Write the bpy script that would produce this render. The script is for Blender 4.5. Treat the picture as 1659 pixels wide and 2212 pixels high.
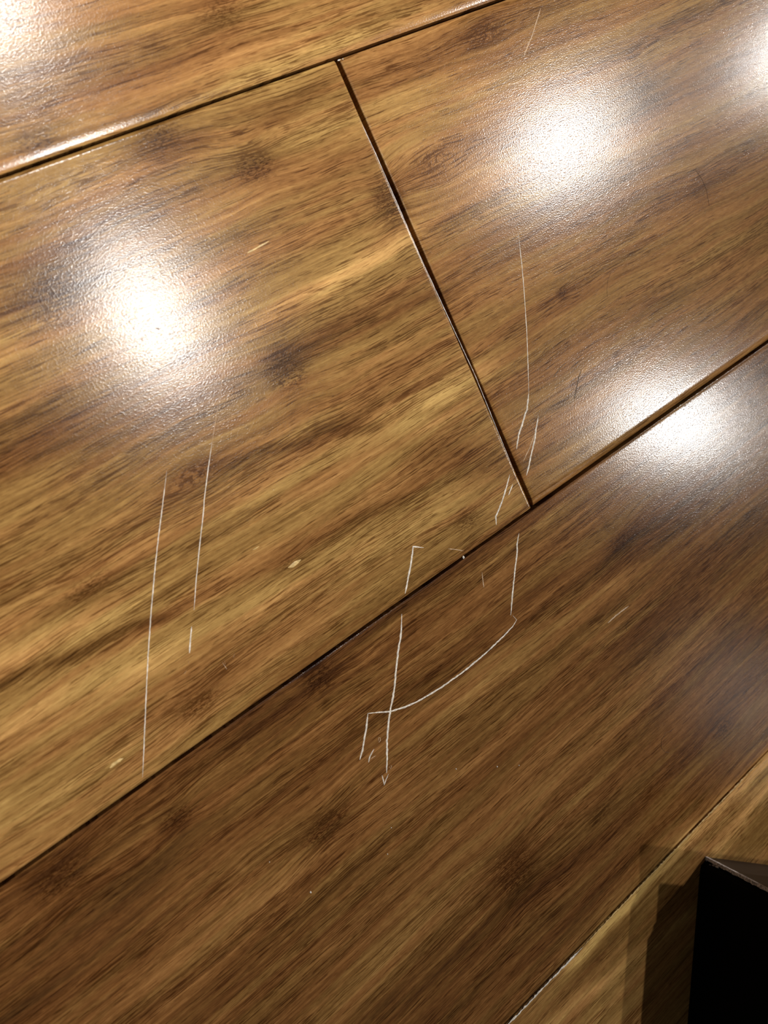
import bpy, math, random
import numpy as np
from mathutils import Matrix, Vector

scene = bpy.context.scene
for o in list(bpy.data.objects):
    bpy.data.objects.remove(o, do_unlink=True)
COL = scene.collection

# ------------------------------------------------------------------ camera
# the floor is z = 0, planks run along x, one plank is 125 mm wide
ROT = np.array([[0.7760052, 0.50040264, -0.38394417],
                [-0.42797207, 0.86490513, 0.26225754],
                [0.46330965, -0.03919583, 0.88532923]])
EYE = np.array([-0.11969061, 0.07612771, 0.18025634])
FPX = 1730.0
cam_data = bpy.data.cameras.new('camera')
cam = bpy.data.objects.new('camera', cam_data)
COL.objects.link(cam)
M = Matrix([list(map(float, ROT[i])) + [float(EYE[i])] for i in range(3)] + [[0, 0, 0, 1]])
cam.matrix_world = M
cam_data.sensor_width = 36.0
cam_data.sensor_fit = 'AUTO'
cam_data.lens = FPX / 2212.0 * 36.0
cam_data.clip_start = 0.01
cam_data.clip_end = 50
cam_data.dof.use_dof = True
cam_data.dof.focus_distance = 0.222
cam_data.dof.aperture_fstop = 18.0
scene.camera = cam

# ------------------------------------------------------------------ world, lamps, exposure
world = bpy.data.worlds.new('room_ambient')
scene.world = world
world.use_nodes = True
bg = world.node_tree.nodes['Background']
bg.inputs[0].default_value = (1.0, 0.95, 0.88, 1)
bg.inputs[1].default_value = 0.055

CEIL = 2.4
WARM = (1.0, 0.98, 0.945)
LAMPS = [  # x, y, radius, watts, aim (None: open downlight, else a narrow spot aimed at that floor point)
    (0.59, 0.36, 0.035, 110, (-0.20, 0.42)),     # twin-head fitting
    (0.575, 0.18, 0.035, 130, (-0.20, 0.40)),
    (0.60, 1.26, 0.040, 170, (-0.20, 0.46)),
    (2.40, 0.20, 0.040, 50, None),
    (2.42, -1.04, 0.040, 53, None),
    (4.15, 0.14, 0.040, 50, None),
    (2.30, -2.45, 0.30, 3, None),
]
for i, (x, y, r, w, aim) in enumerate(LAMPS):
    ld = bpy.data.lights.new('ceiling_downlight', 'AREA' if aim is None else 'SPOT')
    lo = bpy.data.objects.new('ceiling_downlight', ld)
    lo.location = (x, y, CEIL)
    if aim is None:
        ld.shape = 'DISK'
        ld.size = 2 * r
    else:
        ld.shadow_soft_size = r
        ld.spot_size = math.radians(24)
        ld.spot_blend = 1.0
        lo.rotation_euler = (Vector((aim[0], aim[1], 0)) - Vector((x, y, CEIL))).to_track_quat('-Z', 'Y').to_euler()
    ld.energy = w
    ld.color = WARM
    COL.objects.link(lo)

scene.view_settings.view_transform = 'Standard'
scene.view_settings.look = 'None'
scene.view_settings.gamma = 1.0
scene.view_settings.use_curve_mapping = False
scene.view_settings.exposure = 0.08


# ------------------------------------------------------------------ helpers
def at(px, py, z=0.0):
    """pixel of the 1659 x 2212 photograph -> point on the horizontal plane z"""
    d = ROT @ np.array([(px - 829.5) / FPX, -(py - 1106.0) / FPX, -1.0])
    t = (z - EYE[2]) / d[2]
    return EYE + t * d


def mesh_obj(name, verts, faces, mat, parent=None, smooth=False):
    me = bpy.data.meshes.new(name)
    me.from_pydata([tuple(map(float, v)) for v in verts], [], faces)
    if smooth:
        me.polygons.foreach_set('use_smooth', [True] * len(me.polygons))
    me.materials.append(mat)
    me.update()
    o = bpy.data.objects.new(name, me)
    COL.objects.link(o)
    if parent is not None:
        o.parent = parent
    return o


def tag(o, label, cat=None, group=None, kind=None):
    o['label'] = label
    if cat:
        o['category'] = cat
    if group:
        o['group'] = group
    if kind:
        o['kind'] = kind
    return o


class NT:
    """small wrapper for building node trees"""

    def __init__(self, name):
        self.mat = bpy.data.materials.new(name)
        self.mat.use_nodes = True
        self.t = self.mat.node_tree
        self.t.nodes.clear()
        self.out = self.t.nodes.new('ShaderNodeOutputMaterial')

    def put(self, sock, v):
        if isinstance(v, bpy.types.NodeSocket):
            self.t.links.new(v, sock)
        elif v is not None:
            if hasattr(sock.default_value, '__len__') and not hasattr(v, '__len__'):
                v = (v,) * len(sock.default_value)
            if hasattr(v, '__len__') and len(sock.default_value) == 4 and len(v) == 3:
                v = tuple(v) + (1,)
            sock.default_value = v

    def math(self, op, a, b=None, c=None, clamp=False):
        n = self.t.nodes.new('ShaderNodeMath')
        n.operation = op
        n.use_clamp = clamp
        for i, v in enumerate((a, b, c)):
            if v is not None:
                self.put(n.inputs[i], v)
        return n.outputs[0]

    def vmath(self, op, a, b=None):
        n = self.t.nodes.new('ShaderNodeVectorMath')
        n.operation = op
        self.put(n.inputs[0], a)
        if b is not None:
            self.put(n.inputs[1], b)
        return n.outputs[0]

    def noise(self, vec, scale=1.0, detail=2.0, rough=0.5, dist=0.0):
        n = self.t.nodes.new('ShaderNodeTexNoise')
        n.noise_dimensions = '3D'
        self.put(n.inputs['Vector'], vec)
        n.inputs['Scale'].default_value = scale
        n.inputs['Detail'].default_value = detail
        n.inputs['Roughness'].default_value = rough
        n.inputs['Distortion'].default_value = dist
        return n.outputs[0]

    def smooth(self, v, lo, hi, to0=0.0, to1=1.0):
        n = self.t.nodes.new('ShaderNodeMapRange')
        n.interpolation_type = 'SMOOTHSTEP'
        self.put(n.inputs['Value'], v)
        n.inputs['From Min'].default_value = lo
        n.inputs['From Max'].default_value = hi
        n.inputs['To Min'].default_value = to0
        n.inputs['To Max'].default_value = to1
        return n.outputs[0]

    def mix(self, fac, a, b, blend='MIX'):
        n = self.t.nodes.new('ShaderNodeMix')
        n.data_type = 'RGBA'
        n.blend_type = blend
        self.put(n.inputs[0], fac)
        self.put(n.inputs[6], a)
        self.put(n.inputs[7], b)
        return n.outputs[2]

    def ramp(self, fac, stops):
        n = self.t.nodes.new('ShaderNodeValToRGB')
        self.put(n.inputs[0], fac)
        e = n.color_ramp.elements
        while len(e) > 1:
            e.remove(e[-1])
        e[0].position, e[0].color = stops[0][0], tuple(stops[0][1]) + (1,)
        for p, c in stops[1:]:
            k = e.new(p)
            k.color = tuple(c) + (1,)
        return n.outputs[0]

    def bsdf(self, **kw):
        n = self.t.nodes.new('ShaderNodeBsdfPrincipled')
        for k, v in kw.items():
            self.put(n.inputs[k.replace('_', ' ')], v)
        self.t.links.new(n.outputs[0], self.out.inputs[0])
        return n


def srgb(r, g, b):
    f = lambda c: c / 12.92 if c <= 0.04045 else ((c + 0.055) / 1.055) ** 2.4
    return tuple(f(x / 255.0) for x in (r, g, b))


# ------------------------------------------------------------------ materials
def bamboo(name, seed, tone=0.0, orange=0.0, dash=1.0, gain=0.98):
    """lacquered strand-woven bamboo: strands, fibres, dark vessel dashes, knots"""
    m = NT(name)
    tc = m.t.nodes.new('ShaderNodeTexCoord').outputs['Object']
    mm = m.vmath('MULTIPLY', tc, (1000, 1000, 1000))
    att = m.t.nodes.new('ShaderNodeAttribute')
    att.attribute_name = 'figure'           # r tone, g knot, b grain bend (mm)
    sx = m.t.nodes.new('ShaderNodeSeparateXYZ')
    m.put(sx.inputs[0], att.outputs['Vector'])
    a_tone, a_knot, a_bend = sx.outputs
    sp = m.t.nodes.new('ShaderNodeSeparateXYZ')
    m.put(sp.inputs[0], mm)
    u, v0 = sp.outputs[0], sp.outputs[1]

    def vec(uu, vv, su, sv, w):
        c = m.t.nodes.new('ShaderNodeCombineXYZ')
        m.put(c.inputs[0], m.math('MULTIPLY', uu, su))
        m.put(c.inputs[1], m.math('MULTIPLY', vv, sv))
        c.inputs[2].default_value = w
        return c.outputs[0]

    # slow meander of the grain
    w1 = m.noise(vec(u, v0, 0.010, 0.022, seed), detail=1.0)
    w2 = m.noise(vec(u, v0, 0.07, 0.16, seed + 3.1), detail=1.0)
    bend = m.math('MULTIPLY_ADD', w1, 7.0, m.math('MULTIPLY', w2, 0.9))
    v = m.math('ADD', m.math('ADD', v0, bend), a_bend)

    broad = m.noise(vec(u, v, 0.006, 0.07, seed + 7), detail=2.0, rough=0.55)
    strand = m.noise(vec(u, v, 0.013, 0.40, seed + 11), detail=2.0, rough=0.6)
    strand2 = m.noise(vec(u, v, 0.034, 1.25, seed + 17), detail=2.0, rough=0.6)
    fibre = m.noise(vec(u, v, 0.11, 3.4, seed + 23), detail=2.0, rough=0.55)
    fine = m.noise(vec(u, v, 0.26, 8.5, seed + 29), detail=1.0)
    hue = m.noise(vec(u, v, 0.016, 0.17, seed + 37), detail=2.0, rough=0.6)
    mott = m.noise(vec(u, v, 0.35, 1.0, seed + 41), detail=2.0, rough=0.6)

    # overall tone 0..1
    t = m.math('MULTIPLY_ADD', m.math('SUBTRACT', broad, 0.5), 0.45, 0.5 + tone)
    t = m.math('MULTIPLY_ADD', m.math('SUBTRACT', strand, 0.5), 0.50, t)
    t = m.math('MULTIPLY_ADD', m.math('SUBTRACT', strand2, 0.5), 0.50, t)
    t = m.math('MULTIPLY_ADD', m.math('SUBTRACT', fine, 0.5), 0.50, t)
    t = m.math('MULTIPLY_ADD', m.math('SUBTRACT', mott, 0.5), 0.22, t)
    t = m.math('MULTIPLY_ADD', a_tone, 0.25, t)
    t = m.math('MULTIPLY_ADD', a_knot, -0.10, t)
    G = lambda c: tuple(x * gain for x in c)
    base = m.ramp(t, [(0.05, G(srgb(70, 45, 24))), (0.30, G(srgb(111, 77, 41))),
                      (0.50, G(srgb(144, 107, 63))), (0.70, G(srgb(172, 134, 83))),
                      (0.95, G(srgb(207, 168, 108)))])
    # olive <-> orange strands
    hf = m.smooth(hue, 0.36, 0.66)
    hf = m.math('ADD', hf, orange, clamp=True)
    tint = m.mix(hf, (1.0, 1.01, 0.86), (1.10, 0.95, 0.86))
    base = m.mix(1.0, base, tint, 'MULTIPLY')

    # dark vessel dashes, crowded in some strands and absent in others
    crowd = m.smooth(m.noise(vec(u, v, 0.012, 0.14, seed + 53), detail=2.0), 0.38, 0.62, 0.0, 1.0)
    th = m.math('MULTIPLY_ADD', crowd, -0.11, 0.635 - 0.03 * (dash - 1.0))
    th = m.math('MULTIPLY_ADD', a_knot, -0.05, th)
    d = m.math('MULTIPLY', m.math('SUBTRACT', fibre, th), 42.0, clamp=True)
    th2 = m.math('MULTIPLY_ADD', crowd, -0.08, 0.64)
    d2 = m.math('MULTIPLY', m.math('SUBTRACT', fine, th2), 24.0, clamp=True)
    d = m.math('MAXIMUM', m.math('MULTIPLY', d, 0.90), m.math('MULTIPLY', d2, 0.75))
    long_ = m.noise(vec(u, v, 0.035, 3.6, seed + 97), detail=1.0)
    d3 = m.math('MULTIPLY', m.math('SUBTRACT', long_, m.math('MULTIPLY_ADD', crowd, -0.06, 0.66)), 16.0, clamp=True)
    d = m.math('MAXIMUM', d, m.math('MULTIPLY', d3, 0.8))
    # knots: short crowded dark spots
    kn = m.noise(vec(u, v, 0.80, 2.3, seed + 61), detail=2.0, rough=0.6)
    kd = m.math('MULTIPLY', m.smooth(kn, 0.50, 0.54), m.smooth(a_knot, 0.15, 0.75))
    d = m.math('MAXIMUM', d, m.math('MULTIPLY', kd, 0.95))
    col = m.mix(d, base, m.mix(1.0, base, (0.33, 0.26, 0.20), 'MULTIPLY'))
    # pale fibres
    pale = m.smooth(m.noise(vec(u, v, 0.09, 2.4, seed + 71), detail=1.0), 0.62, 0.72, 0.0, 0.45)
    col = m.mix(pale, col, m.mix(1.0, col, (1.5, 1.45, 1.4), 'MULTIPLY'))

    # lacquer: orange peel stretched along the grain, faint pores
    vo = m.t.nodes.new('ShaderNodeTexVoronoi')
    vo.voronoi_dimensions = '2D'
    vo.inputs['Scale'].default_value = 1.0
    m.put(vo.inputs['Vector'], vec(u, v0, 1.9, 3.0, 0.0))
    pebble = m.math('POWER', vo.outputs['Distance'], 2.0)
    peel = m.noise(vec(u, v0, 2.4, 4.2, seed + 83), detail=1.0, rough=0.5)
    peel2 = m.noise(vec(u, v0, 0.22, 0.40, seed + 89), detail=0.0)
    pore = m.math('MULTIPLY', d, -0.06)
    h = m.math('MULTIPLY_ADD', pebble, 0.5, m.math('MULTIPLY', peel, 0.40))
    h = m.math('ADD', m.math('MULTIPLY_ADD', peel2, 0.25, h), pore)
    b = m.t.nodes.new('ShaderNodeBump')
    b.inputs['Strength'].default_value = 1.0
    b.inputs['Distance'].default_value = 1.8e-5
    m.put(b.inputs['Height'], h)
    p = m.bsdf(Base_Color=col, Roughness=0.165, IOR=1.50, Normal=b.outputs[0])
    p.inputs['Specular IOR Level'].default_value = 0.20
    return m.mat


def plain(name, col, rough=0.5, spec=0.5, vary=0.0, scale=900.0):
    m = NT(name)
    c = col
    if vary:
        tc = m.t.nodes.new('ShaderNodeTexCoord').outputs['Object']
        n = m.noise(tc, scale, 3.0, 0.6)
        c = m.mix(m.smooth(n, 0.35, 0.65), tuple(x * (1 - vary) for x in col), tuple(min(1, x * (1 + vary)) for x in col))
    p = m.bsdf(Base_Color=c, Roughness=rough)
    p.inputs['Specular IOR Level'].default_value = spec
    return m.mat


MAT_A = bamboo('bamboo_top_row', 2.0, tone=0.02, orange=0.05, dash=0.7)
MAT_B = bamboo('bamboo_olive', 13.0, tone=0.03, orange=-0.10, dash=1.3)
MAT_C = bamboo('bamboo_tan', 29.0, tone=0.0, orange=0.25, dash=0.7)
MAT_D = bamboo('bamboo_dark', 47.0, tone=-0.14, orange=0.25, dash=1.2)
MAT_E = bamboo('bamboo_pale', 61.0, tone=0.04, orange=0.0, dash=0.6)
MAT_SUB = plain('subfloor_dark', (0.012, 0.008, 0.005), 0.9, 0.1)
MAT_SCR = plain('scratch_glint_white', (0.72, 0.64, 0.54), 0.7, 0.3, 0.25, 1500)
MAT_SCR2 = plain('scratch_faint', (0.55, 0.38, 0.24), 0.7, 0.3, 0.25, 1500)
MAT_EDGE = plain('edge_glint', (0.50, 0.44, 0.40), 0.4, 0.5, 0.35, 700)  # pale colour standing in for the end bevel's glint
MAT_DARKSCR = plain('scuff_dark', (0.11, 0.07, 0.04), 0.6, 0.2, 0.3, 1500)
MAT_SLIV = plain('sliver_glint_pale', (0.62, 0.42, 0.17), 0.35, 0.4, 0.2, 1200)
MAT_HAIR = plain('hair_dark', (0.06, 0.04, 0.025), 0.5, 0.3)
MAT_DUST = plain('dust_white', (0.75, 0.7, 0.62), 0.9, 0.1)
MAT_BOX = plain('box_black', (0.0025, 0.0025, 0.0025), 0.7, 0.06)
MAT_BOXEND = plain('box_brown_black', (0.03, 0.018, 0.012), 0.45, 0.3)
MAT_BOXEDGE = plain('box_worn_board', (0.62, 0.56, 0.53), 0.8, 0.2, 0.5, 1800)

# ------------------------------------------------------------------ floor and planks
W = 0.125
GAP = 0.0004
THICK = 0.014
floor = mesh_obj('floor', [(-0.95, -0.70, -THICK - 0.004), (0.95, -0.70, -THICK - 0.004), (0.95, 0.70, -THICK - 0.004), (-0.95, 0.70, -THICK - 0.004),
                           (-0.95, -0.70, -THICK), (0.95, -0.70, -THICK), (0.95, 0.70, -THICK), (-0.95, 0.70, -THICK)],
                 [(3, 2, 1, 0), (4, 5, 6, 7), (0, 1, 5, 4), (1, 2, 6, 5), (2, 3, 7, 6), (3, 0, 4, 7)], MAT_SUB)
tag(floor, 'lacquered brown strand bamboo floor of long planks', kind='structure')

# figure of the wood: knots and streaks measured on the photograph, as floor positions
def seg(p, q):
    a, b = at(*p), at(*q)
    return a[:2], b[:2]


# (pixel, half length along grain mm, half width mm, knot, grain bend mm, tone)
KNOTS = [((548, 358), 6.0, 4.0, 1.0, 1.6, -0.4), ((345, 300), 7.0, 4.5, 0.7, 1.0, -0.9), ((840, 435), 5.0, 6.0, 1.0, 1.5, -0.5),
         ((618, 800), 6.0, 6.0, 0.9, 1.3, -0.7), ((415, 1030), 9.0, 3.6, 0.65, -1.5, -0.9), ((130, 640), 11.0, 8.0, 0.8, 0.8, -0.9),
         ((1010, 1122), 6.0, 4.0, 0.7, 0.9, -0.1), ((940, 345), 9.0, 5.0, 0.6, -2.2, 0.3), ((1215, 632), 2.4, 1.6, 1.0, 0.8, -0.9),
         ((1390, 195), 10.0, 6.0, 0.6, 1.2, -0.6), ((705, 1785), 8.0, 3.6, 1.0, 1.8, -0.6), ((1110, 1880), 9.0, 9.0, 0.9, 2.2, -0.4),
         ((1300, 1755), 8.0, 4.0, 0.6, 1.0, -0.3), ((1345, 1165), 9.0, 4.0, 0.7, 1.2, -0.5), ((692, 1465), 6.0, 4.0, 0.9, 1.0, -0.5),
         ((382, 1768), 5.0, 3.0, 0.9, 1.4, -0.3), ((130, 1895), 8.0, 5.0, 0.8, 1.6, -0.5), ((1565, 1570), 7.0, 4.0, 0.7, -1.5, -0.3),
         ((480, 30), 9.0, 5.0, 0.6, 1.0, -0.5), ((80, 310), 6.0, 4.0, 0.7, 1.0, -0.7), ((1050, 70), 9.0, 3.5, 0.7, -1.8, -0.5),
         ((190, 1270), 8.0, 3.0, 0.7, 1.0, -0.5), ((430, 1520), 7.0, 3.0, 0.8, 0.9, -0.6), ((1520, 420), 9.0, 7.0, 0.4, 1.2, -0.2),
         ((1350, 640), 9.0, 5.0, 0.4, -1.2, 0.0), ((620, 1220), 5.0, 2.0, 0.6, 0.6, -0.2), ((1180, 450), 6.0, 3.0, 0.5, 0.9, -0.2)]
# (pixel a, pixel b, half width mm, tone)
STREAKS = [((560, 690), (880, 515), 1.7, 1.0), ((700, 620), (885, 520), 3.4, 0.4), ((880, 890), (1015, 800), 5.5, 1.1), ((560, 1050), (960, 860), 5.0, 0.55),
           ((610, 770), (940, 640), 3.4, -0.8), ((470, 1000), (1000, 870), 1.6, -0.9), ((700, 930), (1030, 770), 1.2, -0.9),
           ((0, 1480), (320, 1345), 1.0, -1.4), ((320, 1345), (900, 1060), 1.4, -0.5), ((0, 1420), (250, 1335), 3.5, 0.8),
           ((0, 1560), (350, 1430), 3.5, 0.6), ((300, 1430), (600, 1290), 2.2, 0.7), ((100, 1680), (500, 1450), 2.0, -0.5), ((0, 1760), (330, 1560), 4.0, 0.4),
           ((0, 620), (300, 500), 6.0, -0.5), ((0, 720), (160, 660), 3.0, 0.4), ((0, 1000), (380, 880), 8.0, -0.7), ((700, 280), (860, 220), 4.0, 0.3),
           ((880, 960), (1100, 1010), 5.0, -0.5), ((760, 1190), (1080, 1080), 5.0, 0.45), ((300, 330), (700, 200), 2.5, -0.7), ((700, 1150), (1000, 1000), 3.0, -0.4),
           # upper rows
           ((520, 170), (900, 40), 4.0, 0.6), ((560, 140), (760, 80), 1.5, 0.6), ((0, 180), (450, 90), 5.0, -0.3), ((300, 130), (650, 30), 3.0, 0.3),
           ((900, 330), (1130, 400), 4.0, 0.4), ((880, 220), (1000, 180), 5.0, 0.5), ((1000, 760), (1200, 660), 7.0, -0.3), ((1180, 700), (1560, 520), 4.0, 0.35),
           ((1100, 560), (1560, 380), 2.5, -0.4), ((1300, 260), (1659, 110), 3.0, -0.5), ((1330, 330), (1659, 200), 4.0, 0.3), ((1160, 1060), (1659, 720), 4.0, 0.1),
           # dark plank
           ((560, 1540), (1130, 1130), 7.0, -0.5), ((800, 1400), (1180, 1120), 1.6, 0.9), ((0, 1960), (560, 1560), 6.0, -0.4), ((640, 1560), (1000, 1300), 2.5, -0.3),
           ((900, 1750), (1300, 1400), 5.0, 0.4), ((830, 2060), (1250, 1720), 5.0, 0.45), ((850, 2180), (1240, 1850), 4.0, -0.5), ((0, 2150), (240, 1950), 12.0, -0.6),
           ((1000, 1500), (1330, 1250), 3.0, 0.5), ((1330, 1560), (1659, 1290), 6.0, 0.25), ((950, 2212), (1320, 1880), 6.0, -0.5), ((1180, 1700), (1500, 1420), 3.0, 0.4),
           ((200, 2212), (700, 1830), 5.0, -0.3), ((350, 2100), (700, 1840), 2.0, 0.5),
           # pale plank; the first streak is light wood with the bevel's highlight painted in
           ((1250, 2068), (1659, 1632), 1.5, 2.4), ((1480, 1815), (1659, 1640), 2.6, 1.6), ((1545, 1850), (1659, 1700), 3.2, 1.2), ((1440, 1850), (1659, 1640), 9.0, 0.3),
           ((1190, 2212), (1470, 1990), 2.2, 1.1), ((1300, 2060), (1480, 1900), 3.0, -0.5), ((1570, 1870), (1659, 1790), 3.0, -0.4)]


def figure(x, y, knots=True):
    tone = np.zeros_like(x)
    knot = np.zeros_like(x)
    bend = np.zeros_like(x)
    if knots:
        for p, lu, lv, k, b, t in KNOTS:
            c = at(*p)
            du, dv = (x - c[0]) * 1000 / lu, (y - c[1]) * 1000 / lv
            g = np.exp(-(du * du + dv * dv))
            knot = np.maximum(knot, g * k)
            bend += b * np.exp(-(du * du * 0.6)) * dv * np.exp(-0.5 * dv * dv) * 1.2
            tone += t * 0.5 * g
        for p, q, hw, t in STREAKS:
            a, b = seg(p, q)
            d = b - a
            L = np.linalg.norm(d)
            d = d / L
            s = (x - a[0]) * d[0] + (y - a[1]) * d[1]
            n = -(x - a[0]) * d[1] + (y - a[1]) * d[0]
            n = n * 1000 + 0.5 * np.sin(s * 300 + hw * 9)
            out = np.maximum(0, np.maximum(-s, s - L)) * 1000
            tone += t * np.exp(-(n / hw) ** 2) * np.exp(-(out / (4 + 1.5 * hw)) ** 2)
    return tone, knot, bend


def axis(lo, hi, wlo, whi, fine, f0, f1, coarse):
    """sample positions with dense rounded edges, fine between f0 and f1 and coarse elsewhere"""
    s = [0, .04, .1, .18, .28, .4, .54, .7, .86, 1.0]
    e0 = [lo + k * wlo for k in s]
    e1 = [hi - k * whi for k in s][::-1]
    mid = []
    c = e0[-1]
    while True:
        c += fine if f0 <= c <= f1 else coarse
        if c >= e1[0] - 0.4 * fine:
            break
        mid.append(c)
    return np.array(e0 + mid + e1)


def plank(x0, x1, y0, y1, mat, edges, lift=0.0, fine=0.0012, detail=True, cup=0.0):
    """edges: (rounding width, drop) in mm for the x0, x1, y0, y1 edges"""
    (wx0, dx0), (wx1, dx1), (wy0, dy0), (wy1, dy1) = [(a * 1e-3, b * 1e-3) for a, b in edges]
    if detail:
        xs = axis(x0, x1, wx0, wx1, fine, -0.205, 0.205, 0.02)
        ys = axis(y0, y1, wy0, wy1, fine, -9, 9, fine)
    else:
        xs = axis(x0, x1, wx0, wx1, 0.05, -9, 9, 0.05)
        ys = axis(y0, y1, wy0, wy1, 0.03, -9, 9, 0.03)
    X, Y = np.meshgrid(xs, ys, indexing='xy')

    def drop(d, w, dd):
        k = np.clip(1 - d / w, 0, 1)
        k2 = np.clip(1 - d / min(w, 0.0005), 0, 1)
        return dd * k * k + 0.35 * dd * k2
    c = (Y - 0.5 * (y0 + y1)) / (0.5 * (y1 - y0))
    Z = lift + cup * 1e-3 * (c * c - 0.33) - drop(X - x0, wx0, dx0) - drop(x1 - X, wx1, dx1) - drop(Y - y0, wy0, dy0) - drop(y1 - Y, wy1, dy1)
    ny, nx = X.shape
    top = np.stack([X.ravel(), Y.ravel(), Z.ravel()], 1)
    idx = np.arange(nx * ny).reshape(ny, nx)
    quads = np.stack([idx[:-1, :-1], idx[:-1, 1:], idx[1:, 1:], idx[1:, :-1]], -1).reshape(-1, 4)
    # side walls (own vertices, so the top edge stays crisp) and underside
    ring = np.concatenate([idx[0, :], idx[1:, -1], idx[-1, -2::-1], idx[-2:0:-1, 0]])
    n0 = len(top)
    up = top[ring]
    dn = up.copy()
    dn[:, 2] = -THICK
    n = len(ring)
    a = np.arange(n)
    b = (a + 1) % n
    walls = np.stack([n0 + a, n0 + n + a, n0 + n + b, n0 + b], -1)
    verts = np.concatenate([top, up, dn])
    me = bpy.data.meshes.new('plank')
    faces = np.concatenate([quads, walls])
    me.vertices.add(len(verts))
    me.vertices.foreach_set('co', verts.astype(np.float32).ravel())
    me.loops.add(faces.size)
    me.loops.foreach_set('vertex_index', faces.astype(np.int32).ravel())
    me.polygons.add(len(faces))
    me.polygons.foreach_set('loop_start', np.arange(0, faces.size, 4, dtype=np.int32))
    me.polygons.foreach_set('loop_total', np.full(len(faces), 4, dtype=np.int32))
    me.update(calc_edges=True)
    me.polygons.foreach_set('use_smooth', np.concatenate([np.ones(len(quads), bool), np.zeros(len(walls), bool)]))
    t, k, bd = figure(verts[:, 0], verts[:, 1], detail)
    at_ = me.attributes.new('figure', 'FLOAT_VECTOR', 'POINT')
    at_.data.foreach_set('vector', np.stack([t, k, bd], 1).astype(np.float32).ravel())
    me.materials.append(mat)
    me.validate()
    o = bpy.data.objects.new('plank', me)
    COL.objects.link(o)
    o.parent = floor
    return o


g = GAP
BIG = 0.92
P0 = plank(-0.62, 0.55, W + g, 2 * W - g, MAT_A, ((.5, .15), (.5, .15), (2.4, .19), (1.5, .4)), 0.0001)
P1 = plank(-BIG, -0.0007, 0 + g, W - g, MAT_B, ((.5, .15), (.6, .09), (.7, .2), (1.0, .2)), 0.0002)
P2 = plank(0.0008, BIG, 0 + g, W - g, MAT_C, ((.25, .10), (.5, .15), (2.6, .55), (1.4, .35)), 0.0)
P3 = plank(-0.52, 0.70, -W + g, -0.0005, MAT_D, ((.5, .15), (.5, .15), (.9, .25), (1.2, .08)), 0.0)
P4 = plank(-0.78, 0.44, -2 * W + g, -W - g, MAT_E, ((.5, .15), (.5, .15), (1.5, .4), (1.3, .40)), 0.0)
E4 = ((.5, .15), (.5, .15), (1.5, .4), (1.5, .4))
rest = [MAT_C, MAT_A, MAT_E, MAT_B, MAT_D]
k = 0
for row in range(-5, 5):
    y0, y1 = row * W + g, (row + 1) * W - g
    cuts = {1: [(-BIG, -0.62), (0.55, BIG)], 0: [], -1: [(-BIG, -0.52), (0.70, BIG)], -2: [(-BIG, -0.78), (0.44, BIG)]}.get(row)
    if cuts is None:
        c = -0.5 + ((row * 7) % 10) * 0.1
        cuts = [(-BIG, c), (c, BIG)]
    for a, b in cuts:
        plank(a + (g if a > -BIG else 0), b - (g if b < BIG else 0), y0, y1, rest[k % 5], E4, 0.0, detail=False)
        k += 1


# ------------------------------------------------------------------ scratches, slivers (wear of the planks) and edge glints
def ribbon(name, pts, wpx, mat, parent, seed=0, taper=(0.25, 0.35), hgt=0.00004, ragged=0.3, lift=0.0001, label=None):
    """a narrow raised strip (torn lacquer, sliver, edge glint) that follows a line on the plank"""
    rnd = random.Random(seed)
    P = [at(*p, z=lift)[:2] for p in pts]
    # resample
    out = []
    for a, b in zip(P[:-1], P[1:]):
        L = np.linalg.norm(b - a)
        n = max(1, int(L / 0.0007))
        for i in range(n):
            out.append(a + (b - a) * i / n)
    out.append(P[-1])
    out = np.array(out)
    n = len(out)
    sc = np.linalg.norm(at(pts[0][0] + 1, pts[0][1])[:2] - at(pts[0][0], pts[0][1])[:2])
    verts, faces = [], []
    for i in range(n):
        t = out[min(n - 1, i + 1)] - out[max(0, i - 1)]
        t = t / (np.linalg.norm(t) + 1e-12)
        nr = np.array([-t[1], t[0]])
        f = i / max(1, n - 1)
        w = wpx * sc * 0.5 * min(1, taper[0] + f * 6, taper[1] + (1 - f) * 6)
        wl = w * (1 + ragged * rnd.uniform(-1, 1))
        wr = w * (1 + ragged * rnd.uniform(-1, 1))
        c = out[i] + nr * w * 0.15 * rnd.uniform(-1, 1)
        h = hgt * (0.7 + 0.6 * rnd.random())
        for s, z in ((wl, lift - 0.00002), (wl * 0.55, lift + h), (-wr * 0.55, lift + h * rnd.uniform(.4, 1)), (-wr, lift - 0.00002)):
            verts.append((c[0] + nr[0] * s, c[1] + nr[1] * s, z))
        if i:
            a, b = (i - 1) * 4, i * 4
            for j in range(3):
                faces.append((a + j, a + j + 1, b + j + 1, b + j))
    o = mesh_obj(name, verts, faces, mat, parent)
    if label:
        o['label'] = label
    return o


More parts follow.
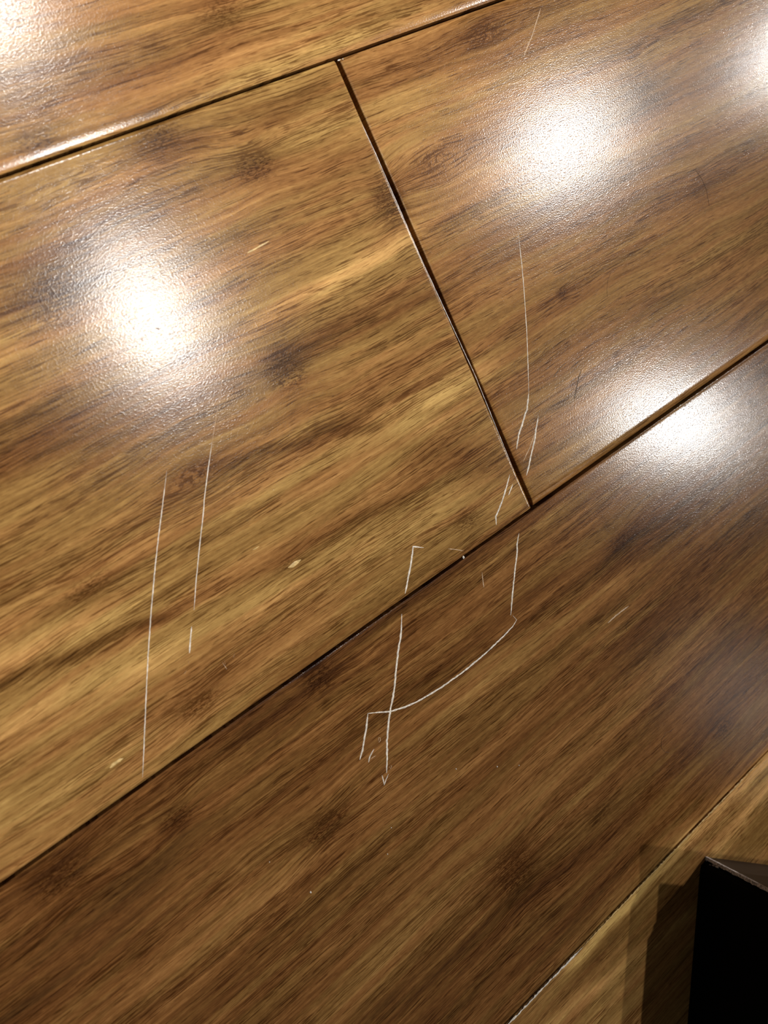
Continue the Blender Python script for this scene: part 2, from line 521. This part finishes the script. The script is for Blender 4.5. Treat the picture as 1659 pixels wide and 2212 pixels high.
LIFT = {id(P1): 0.0002, id(P2): 0.0, id(P3): 0.0}
SCRATCHES = [
    (P2, [(1168, 18), (1150, 75), (1131, 122)], 2.2, MAT_SCR2),
    (P2, [(1119, 500), (1127, 570), (1133, 640), (1138, 720), (1141, 800), (1142, 850)], 2.0, MAT_SCR),
    (P2, [(1142, 850), (1138, 886), (1135, 893), (1128, 918), (1120, 940), (1118, 956), (1116, 970)], 4.0, MAT_SCR),
    (P2, [(1163, 898), (1159, 920), (1155, 950), (1149, 975), (1143, 1005), (1137, 1027)], 3.8, MAT_SCR),
    (P2, [(1156, 935), (1143, 970), (1130, 997)], 2.0, MAT_SCR2),
    (P1, [(1101, 1025), (1093, 1055), (1083, 1088), (1071, 1116), (1072, 1134)], 3.8, MAT_SCR),
    (P1, [(1108, 1045), (1103, 1058), (1098, 1070)], 3.0, MAT_SCR),
    (P1, [(915, 1183), (896, 1181), (892, 1180), (891, 1195), (886, 1225), (880, 1258), (875, 1282)], 4.6, MAT_SCR),
    (P1, [(968, 1185), (984, 1187), (1001, 1190)], 2.2, MAT_SCR2),
    (P3, [(868, 1326), (867, 1360), (865, 1380), (860, 1405), (856, 1440), (853, 1480), (849, 1505), (843, 1533), (839, 1560), (836, 1600), (836, 1640), (835, 1670)], 5.2, MAT_SCR),
    (P3, [(825, 1674), (828, 1685), (830, 1696)], 2.6, MAT_SCR),
    (P3, [(839, 1672), (834, 1684), (830, 1696)], 2.6, MAT_SCR),
    (P3, [(1108, 1330), (1116, 1339), (1107, 1354), (1085, 1377), (1050, 1410), (1000, 1452), (950, 1487), (905, 1514), (875, 1527), (843, 1537), (815, 1539), (796, 1541)], 3.8, MAT_SCR),
    (P3, [(795, 1540), (790, 1580), (783, 1620), (777, 1641)], 4.8, MAT_SCR),
    (P3, [(1121, 1152), (1117, 1175), (1117, 1195), (1113, 1225), (1108, 1275), (1104, 1320), (1103, 1329)], 4.0, MAT_SCR),
    (P3, [(1041, 1236), (1043, 1252), (1045, 1269)], 2.4, MAT_SCR2),
    (P1, [(360, 1017), (355, 1060), (350, 1100), (341, 1170), (334, 1235), (327, 1315), (320, 1410), (316, 1495), (311, 1610), (308, 1679)], 3.4, MAT_SCR),
    (P1, [(487, 760), (478, 830), (467, 900), (458, 955)], 1.6, MAT_SCR2),
    (P1, [(458, 955), (450, 1010), (441, 1080), (440, 1100), (430, 1190), (424, 1250), (419, 1318)], 3.0, MAT_SCR),
    (P1, [(414, 1353), (411, 1385), (409, 1411)], 3.6, MAT_SCR),
    (P1, [(407, 1428), (408, 1434)], 2.2, MAT_SCR2), (P1, [(403, 1449), (398, 1455)], 3.0, MAT_SCR2),
    (P1, [(480, 1430), (490, 1446)], 1.8, MAT_SCR2), (P1, [(485, 1427), (487, 1436)], 1.8, MAT_SCR2), (P1, [(507, 1412), (504, 1420)], 2.2, MAT_SCR2),
    (P3, [(1358, 1309), (1330, 1330), (1313, 1346)], 3.0, MAT_SCR2),
    (P3, [(808, 1618), (799, 1634), (796, 1647)], 3.0, MAT_SCR), (P3, [(800, 1640), (812, 1632)], 2.0, MAT_SCR2),
    (P3, [(817, 1602), (818, 1593), (822, 1594), (821, 1600), (818, 1604)], 1.8, MAT_SCR2),
    (P3, [(843, 1652), (846, 1655), (844, 1661), (841, 1656)], 1.5, MAT_SCR2),
]
for i, (pl, pts, wpx, mat) in enumerate(SCRATCHES):
    ribbon('scratch', pts, wpx * (0.76 if pl is P1 and wpx < 3.5 else 0.87), mat, pl, i, lift=LIFT[id(pl)], label='white scratch through the lacquer' if mat is MAT_SCR else 'faint scratch in the lacquer')
for i, (pl, pts, wpx) in enumerate([(P2, [(1256, 798), (1250, 815), (1243, 850), (1240, 862)], 3.0), (P2, [(1195, 815), (1210, 795), (1222, 783)], 2.0),
                                    (P1, [(338, 708), (341, 710), (344, 712)], 5.0), (P1, [(0, 1944), (4, 1941)], 7.0)][:3]):
    ribbon('scuff_mark', pts, wpx, MAT_DARKSCR, pl, 90 + i, hgt=0.00001, lift=LIFT[id(pl)], label='dark scuff in the lacquer')
for i, (pl, pts, wpx) in enumerate([(P1, [(534, 547), (556, 535), (581, 521)], 4.0), (P1, [(622, 1226), (632, 1221), (650, 1209)], 8.0),
                                    (P1, [(237, 1659), (250, 1648), (266, 1638)], 8.0), (P1, [(545, 1188), (560, 1180)], 4.0)]):
    ribbon('sliver', pts, wpx, MAT_SLIV, pl, 120 + i, hgt=0.00006, taper=(0.2, 0.3), lift=LIFT[id(pl)], label='pale splinter of bamboo in the surface')


# pale strips on plank edges: chipped lacquer, and bevel glints painted in
def worn(pl, p, q, n, wpx, mat, seed, dy, lift):
    rw_ = random.Random(seed)
    a, b = np.array(p, float), np.array(q, float)
    t = 0.0
    while t < 1.0:
        L = rw_.uniform(0.5, 1.4) / n
        t1 = min(1.0, t + L)
        pts = [tuple(a + (b - a) * x + np.array([rw_.uniform(-.5, .5), dy + rw_.uniform(-.5, .5)])) for x in (t, 0.5 * (t + t1), t1)]
        ribbon('worn_glint_edge', pts, wpx * rw_.uniform(0.5, 1.25), mat, pl, seed + int(t * 999), hgt=0.00003, lift=lift)
        t = t1 + rw_.uniform(0.0, 0.25) / n


ribbon('worn_glint_edge', [(1258, 2047), (1246, 2060), (1230, 2076), (1210, 2097), (1185, 2122), (1160, 2149), (1130, 2180), (1094, 2217)], 3.2, MAT_SCR, P4, 300, ragged=0.75, lift=-0.00012, hgt=0.00003)  # glint of the seam bevel drawn as a whitish strip
ribbon('worn_glint_edge', [(1640, 1646), (1560, 1730), (1470, 1824), (1380, 1918), (1300, 2002), (1258, 2047)], 1.8, MAT_SLIV, P4, 301, ragged=0.7, lift=-0.00012, hgt=0.00003)  # light wood edge and bevel glint drawn as one pale strip
ribbon('worn_glint_edge', [(727, 152), (811, 331), (911, 562), (1026, 810), (1139, 1089)], 1.7, MAT_EDGE, P1, 302, ragged=0.35, lift=0.00012, hgt=0.00002)  # glint of the plank end at the joint, put into a pale strip
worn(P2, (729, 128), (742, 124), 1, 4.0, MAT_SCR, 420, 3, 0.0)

# ------------------------------------------------------------------ black box
b0 = at(1524, 1851)
d1 = np.array([-0.560, -0.828])
d2 = np.array([0.690, -0.724])
HB = 0.027
L1, L2 = 0.17, 0.11
base = bpy.data.objects.new('black_box', None)
COL.objects.link(base)
base.location = (float(b0[0]), float(b0[1]), 0.0)
tag(base, 'low black cardboard box with a scuffed worn corner standing on the pale plank', 'box')
T = 0.0012
OUT = -0.0022                     # the long side bulges out past the crushed corner


def bp(a, b, z):
    return (d1[0] * a + d2[0] * b, d1[1] * a + d2[1] * b, z)


def prism(name, outline, z0, z1, mat, parent):
    n = len(outline)
    v = [bp(a, b, z) for z in (z0, z1) for a, b in outline]
    f = [tuple(range(n)), tuple(range(2 * n - 1, n - 1, -1))] + [(i, n + i, n + (i + 1) % n, (i + 1) % n) for i in range(n)]
    return mesh_obj(name, v, f, mat, parent)


side = prism('side_panel', [(0.0008, 0.0), (0.0016, -0.0002), (0.0030, OUT * 0.85), (0.0050, OUT), (L1, OUT), (L1, OUT + T), (0.0050, OUT + T), (0.0026, T), (0.0008, T)], 0.0, HB, MAT_BOX, base)
prism('side_panel', [(T, L2 - T), (L1, L2 - T), (L1, L2), (T, L2)], 0.0, HB, MAT_BOX, base)
end = prism('end_panel', [(0.0, 0.0), (0.0008, 0.0), (0.0008, L2), (0.0, L2)], 0.0, HB, MAT_BOXEND, base)
prism('end_panel', [(L1 - T, OUT + T), (L1, OUT + T), (L1, L2 - T), (L1 - T, L2 - T)], 0.0, HB, MAT_BOX, base)
prism('bottom_panel', [(T, T), (0.006, OUT + T), (L1 - T, OUT + T), (L1 - T, L2 - T), (T, L2 - T)], 0.0002, 0.0012, MAT_BOX, base)
lid = prism('top_flap', [(-0.0002, -0.0002), (0.0015, -0.0004), (0.0045, OUT - 0.0002), (L1 + 0.0002, OUT - 0.0002), (L1 + 0.0002, L2 + 0.0002), (-0.0002, L2 + 0.0002)], HB, HB + 0.0012, MAT_BOX, base)
# the short end flap stands open, leaning outwards
n2 = np.array([-d2[1], d2[0]])
fo, fz = 0.0163, 0.0048
fv = []
for zt in (0.0, 0.0009):
    for b in (0.0006, L2 - 0.0006):
        q = bp(0.0, b, HB + zt)
        fv.append(q)
        fv.append((q[0] + n2[0] * fo, q[1] + n2[1] * fo, q[2] + fz))
mesh_obj('end_flap', fv, [(0, 2, 3, 1), (4, 5, 7, 6), (0, 1, 5, 4), (1, 3, 7, 5), (3, 2, 6, 7), (2, 0, 4, 6)], MAT_BOX, base)
# ragged strip of bare grey board where the black print has worn off the standing corner
rw = random.Random(3)
vs, fs = [], []
N = 30
for i in range(N + 1):
    z = HB * i / N
    fray = 0.5 + 0.5 * math.sin(i * 1.7) * rw.random()
    wa = 0.00025 + 0.0004 * rw.random() * fray
    wb = 0.0006 + 0.0008 * fray * (1.0 - 0.6 * i / N) + 0.0002 * rw.random()
    vs += [bp(wa + 0.0006, -0.00012, z), bp(-0.00012, -0.00014 - 0.0001 * rw.random(), z), bp(-0.00014, wb, z)]
    if i:
        for k in range(2):
            fs.append(((i - 1) * 3 + k, (i - 1) * 3 + k + 1, i * 3 + k + 1, i * 3 + k))
w = mesh_obj('worn_glint_edge', vs, fs, MAT_BOXEDGE, end)
w['label'] = 'worn grey edge with the black print rubbed off'
# small bare chips beside the corner
for a, z, ra, rz in ((0.00135, 0.0036, 0.00022, 0.0005), (0.00120, 0.0050, 0.00034, 0.0008), (0.00165, 0.0024, 0.00012, 0.0003), (0.0007, 0.0006, 0.0004, 0.0003)):
    b = -0.00045 if a > 0.001 else -0.0003
    c = [(a + ra * math.cos(t) * rw.uniform(.7, 1.2), b - 0.0004 * (a > 0.001) * 0.5, z + rz * math.sin(t) * rw.uniform(.7, 1.2)) for t in [k * math.pi / 3 for k in range(6)]]
    mesh_obj('chip', [bp(*q) for q in c] + [bp(q[0], q[1] + 0.0004, q[2]) for q in c], [tuple(range(6))] + [(k, (k + 1) % 6, 6 + (k + 1) % 6, 6 + k) for k in range(6)], MAT_BOXEDGE, side)

# ------------------------------------------------------------------ hairs and dust
def hair(pts, r, label):
    P = [at(*p) for p in pts]
    verts, faces = [], []
    out = []
    for a, b in zip(P[:-1], P[1:]):
        for i in range(4):
            out.append(a + (b - a) * i / 4)
    out.append(P[-1])
    for i, p in enumerate(out):
        t = out[min(len(out) - 1, i + 1)] - out[max(0, i - 1)]
        t /= np.linalg.norm(t)
        nr = np.array([-t[1], t[0], 0])
        for j in range(5):
            a = 2 * math.pi * j / 5
            q = p + nr * r * math.cos(a) + np.array([0, 0, r * math.sin(a) + r])
            verts.append(q)
        if i:
            for j in range(5):
                faces.append(((i - 1) * 5 + j, (i - 1) * 5 + (j + 1) % 5, i * 5 + (j + 1) % 5, i * 5 + j))
    return tag(mesh_obj('hair', verts, faces, MAT_HAIR, None, True), label, 'hair')


hair([(1503, 368), (1515, 385), (1526, 410), (1532, 445)], 0.000028, 'short curved dark hair on the tan plank beyond the round glare')
hair([(1320, 588), (1313, 605), (1311, 625), (1312, 642)], 0.000022, 'tiny dark bent hair on the tan plank between two glares')
hair([(1452, 1577), (1438, 1583), (1429, 1598), (1428, 1615), (1436, 1624), (1446, 1626)], 0.00003, 'faint hair curled into a ring on the dark plank')
hair([(1357, 1342), (1352, 1352), (1354, 1362)], 0.00003, 'very short hair beside a small faint scratch on the dark plank')

rnd = random.Random(5)
for p, s in [((671, 1927), 3.4), ((582, 1862), 2.0), ((845, 1788), 2.0), ((837, 1845), 2.0), ((1074, 1656), 2.2), ((985, 1661), 2.0), ((1001, 1204), 4.5), ((1121, 1653), 1.8)]:
    c = at(*p)
    sc = np.linalg.norm(at(p[0] + 1, p[1])[:2] - c[:2]) * s * 0.5
    vs = []
    for zz, rr in ((0.0, 0.8), (0.7, 1.0), (1.3, 0.4)):
        for j in range(6):
            a = j * math.pi / 3 + zz
            q = rr * sc * rnd.uniform(0.7, 1.2)
            vs.append((c[0] + q * math.cos(a), c[1] + 1.3 * q * math.sin(a), zz * sc * 0.6))
    fs = [(i * 6 + j, i * 6 + (j + 1) % 6, i * 6 + 6 + (j + 1) % 6, i * 6 + 6 + j) for i in range(2) for j in range(6)] + [tuple(range(12, 18)), tuple(range(5, -1, -1))]
    sp_ = mesh_obj('dust_speck', vs, fs, MAT_DUST)
    if p == (671, 1927):
        tag(sp_, 'largest white dust speck lying alone on the dark plank', 'dust', 'dust specks on the dark plank')
    elif p == (1001, 1204):
        tag(sp_, 'white crumb of lacquer in the seam beside a faint scratch', 'crumb')
    else:
        tag(sp_, 'very tiny white dust speck lying on the dark plank', 'dust', 'dust specks on the dark plank')
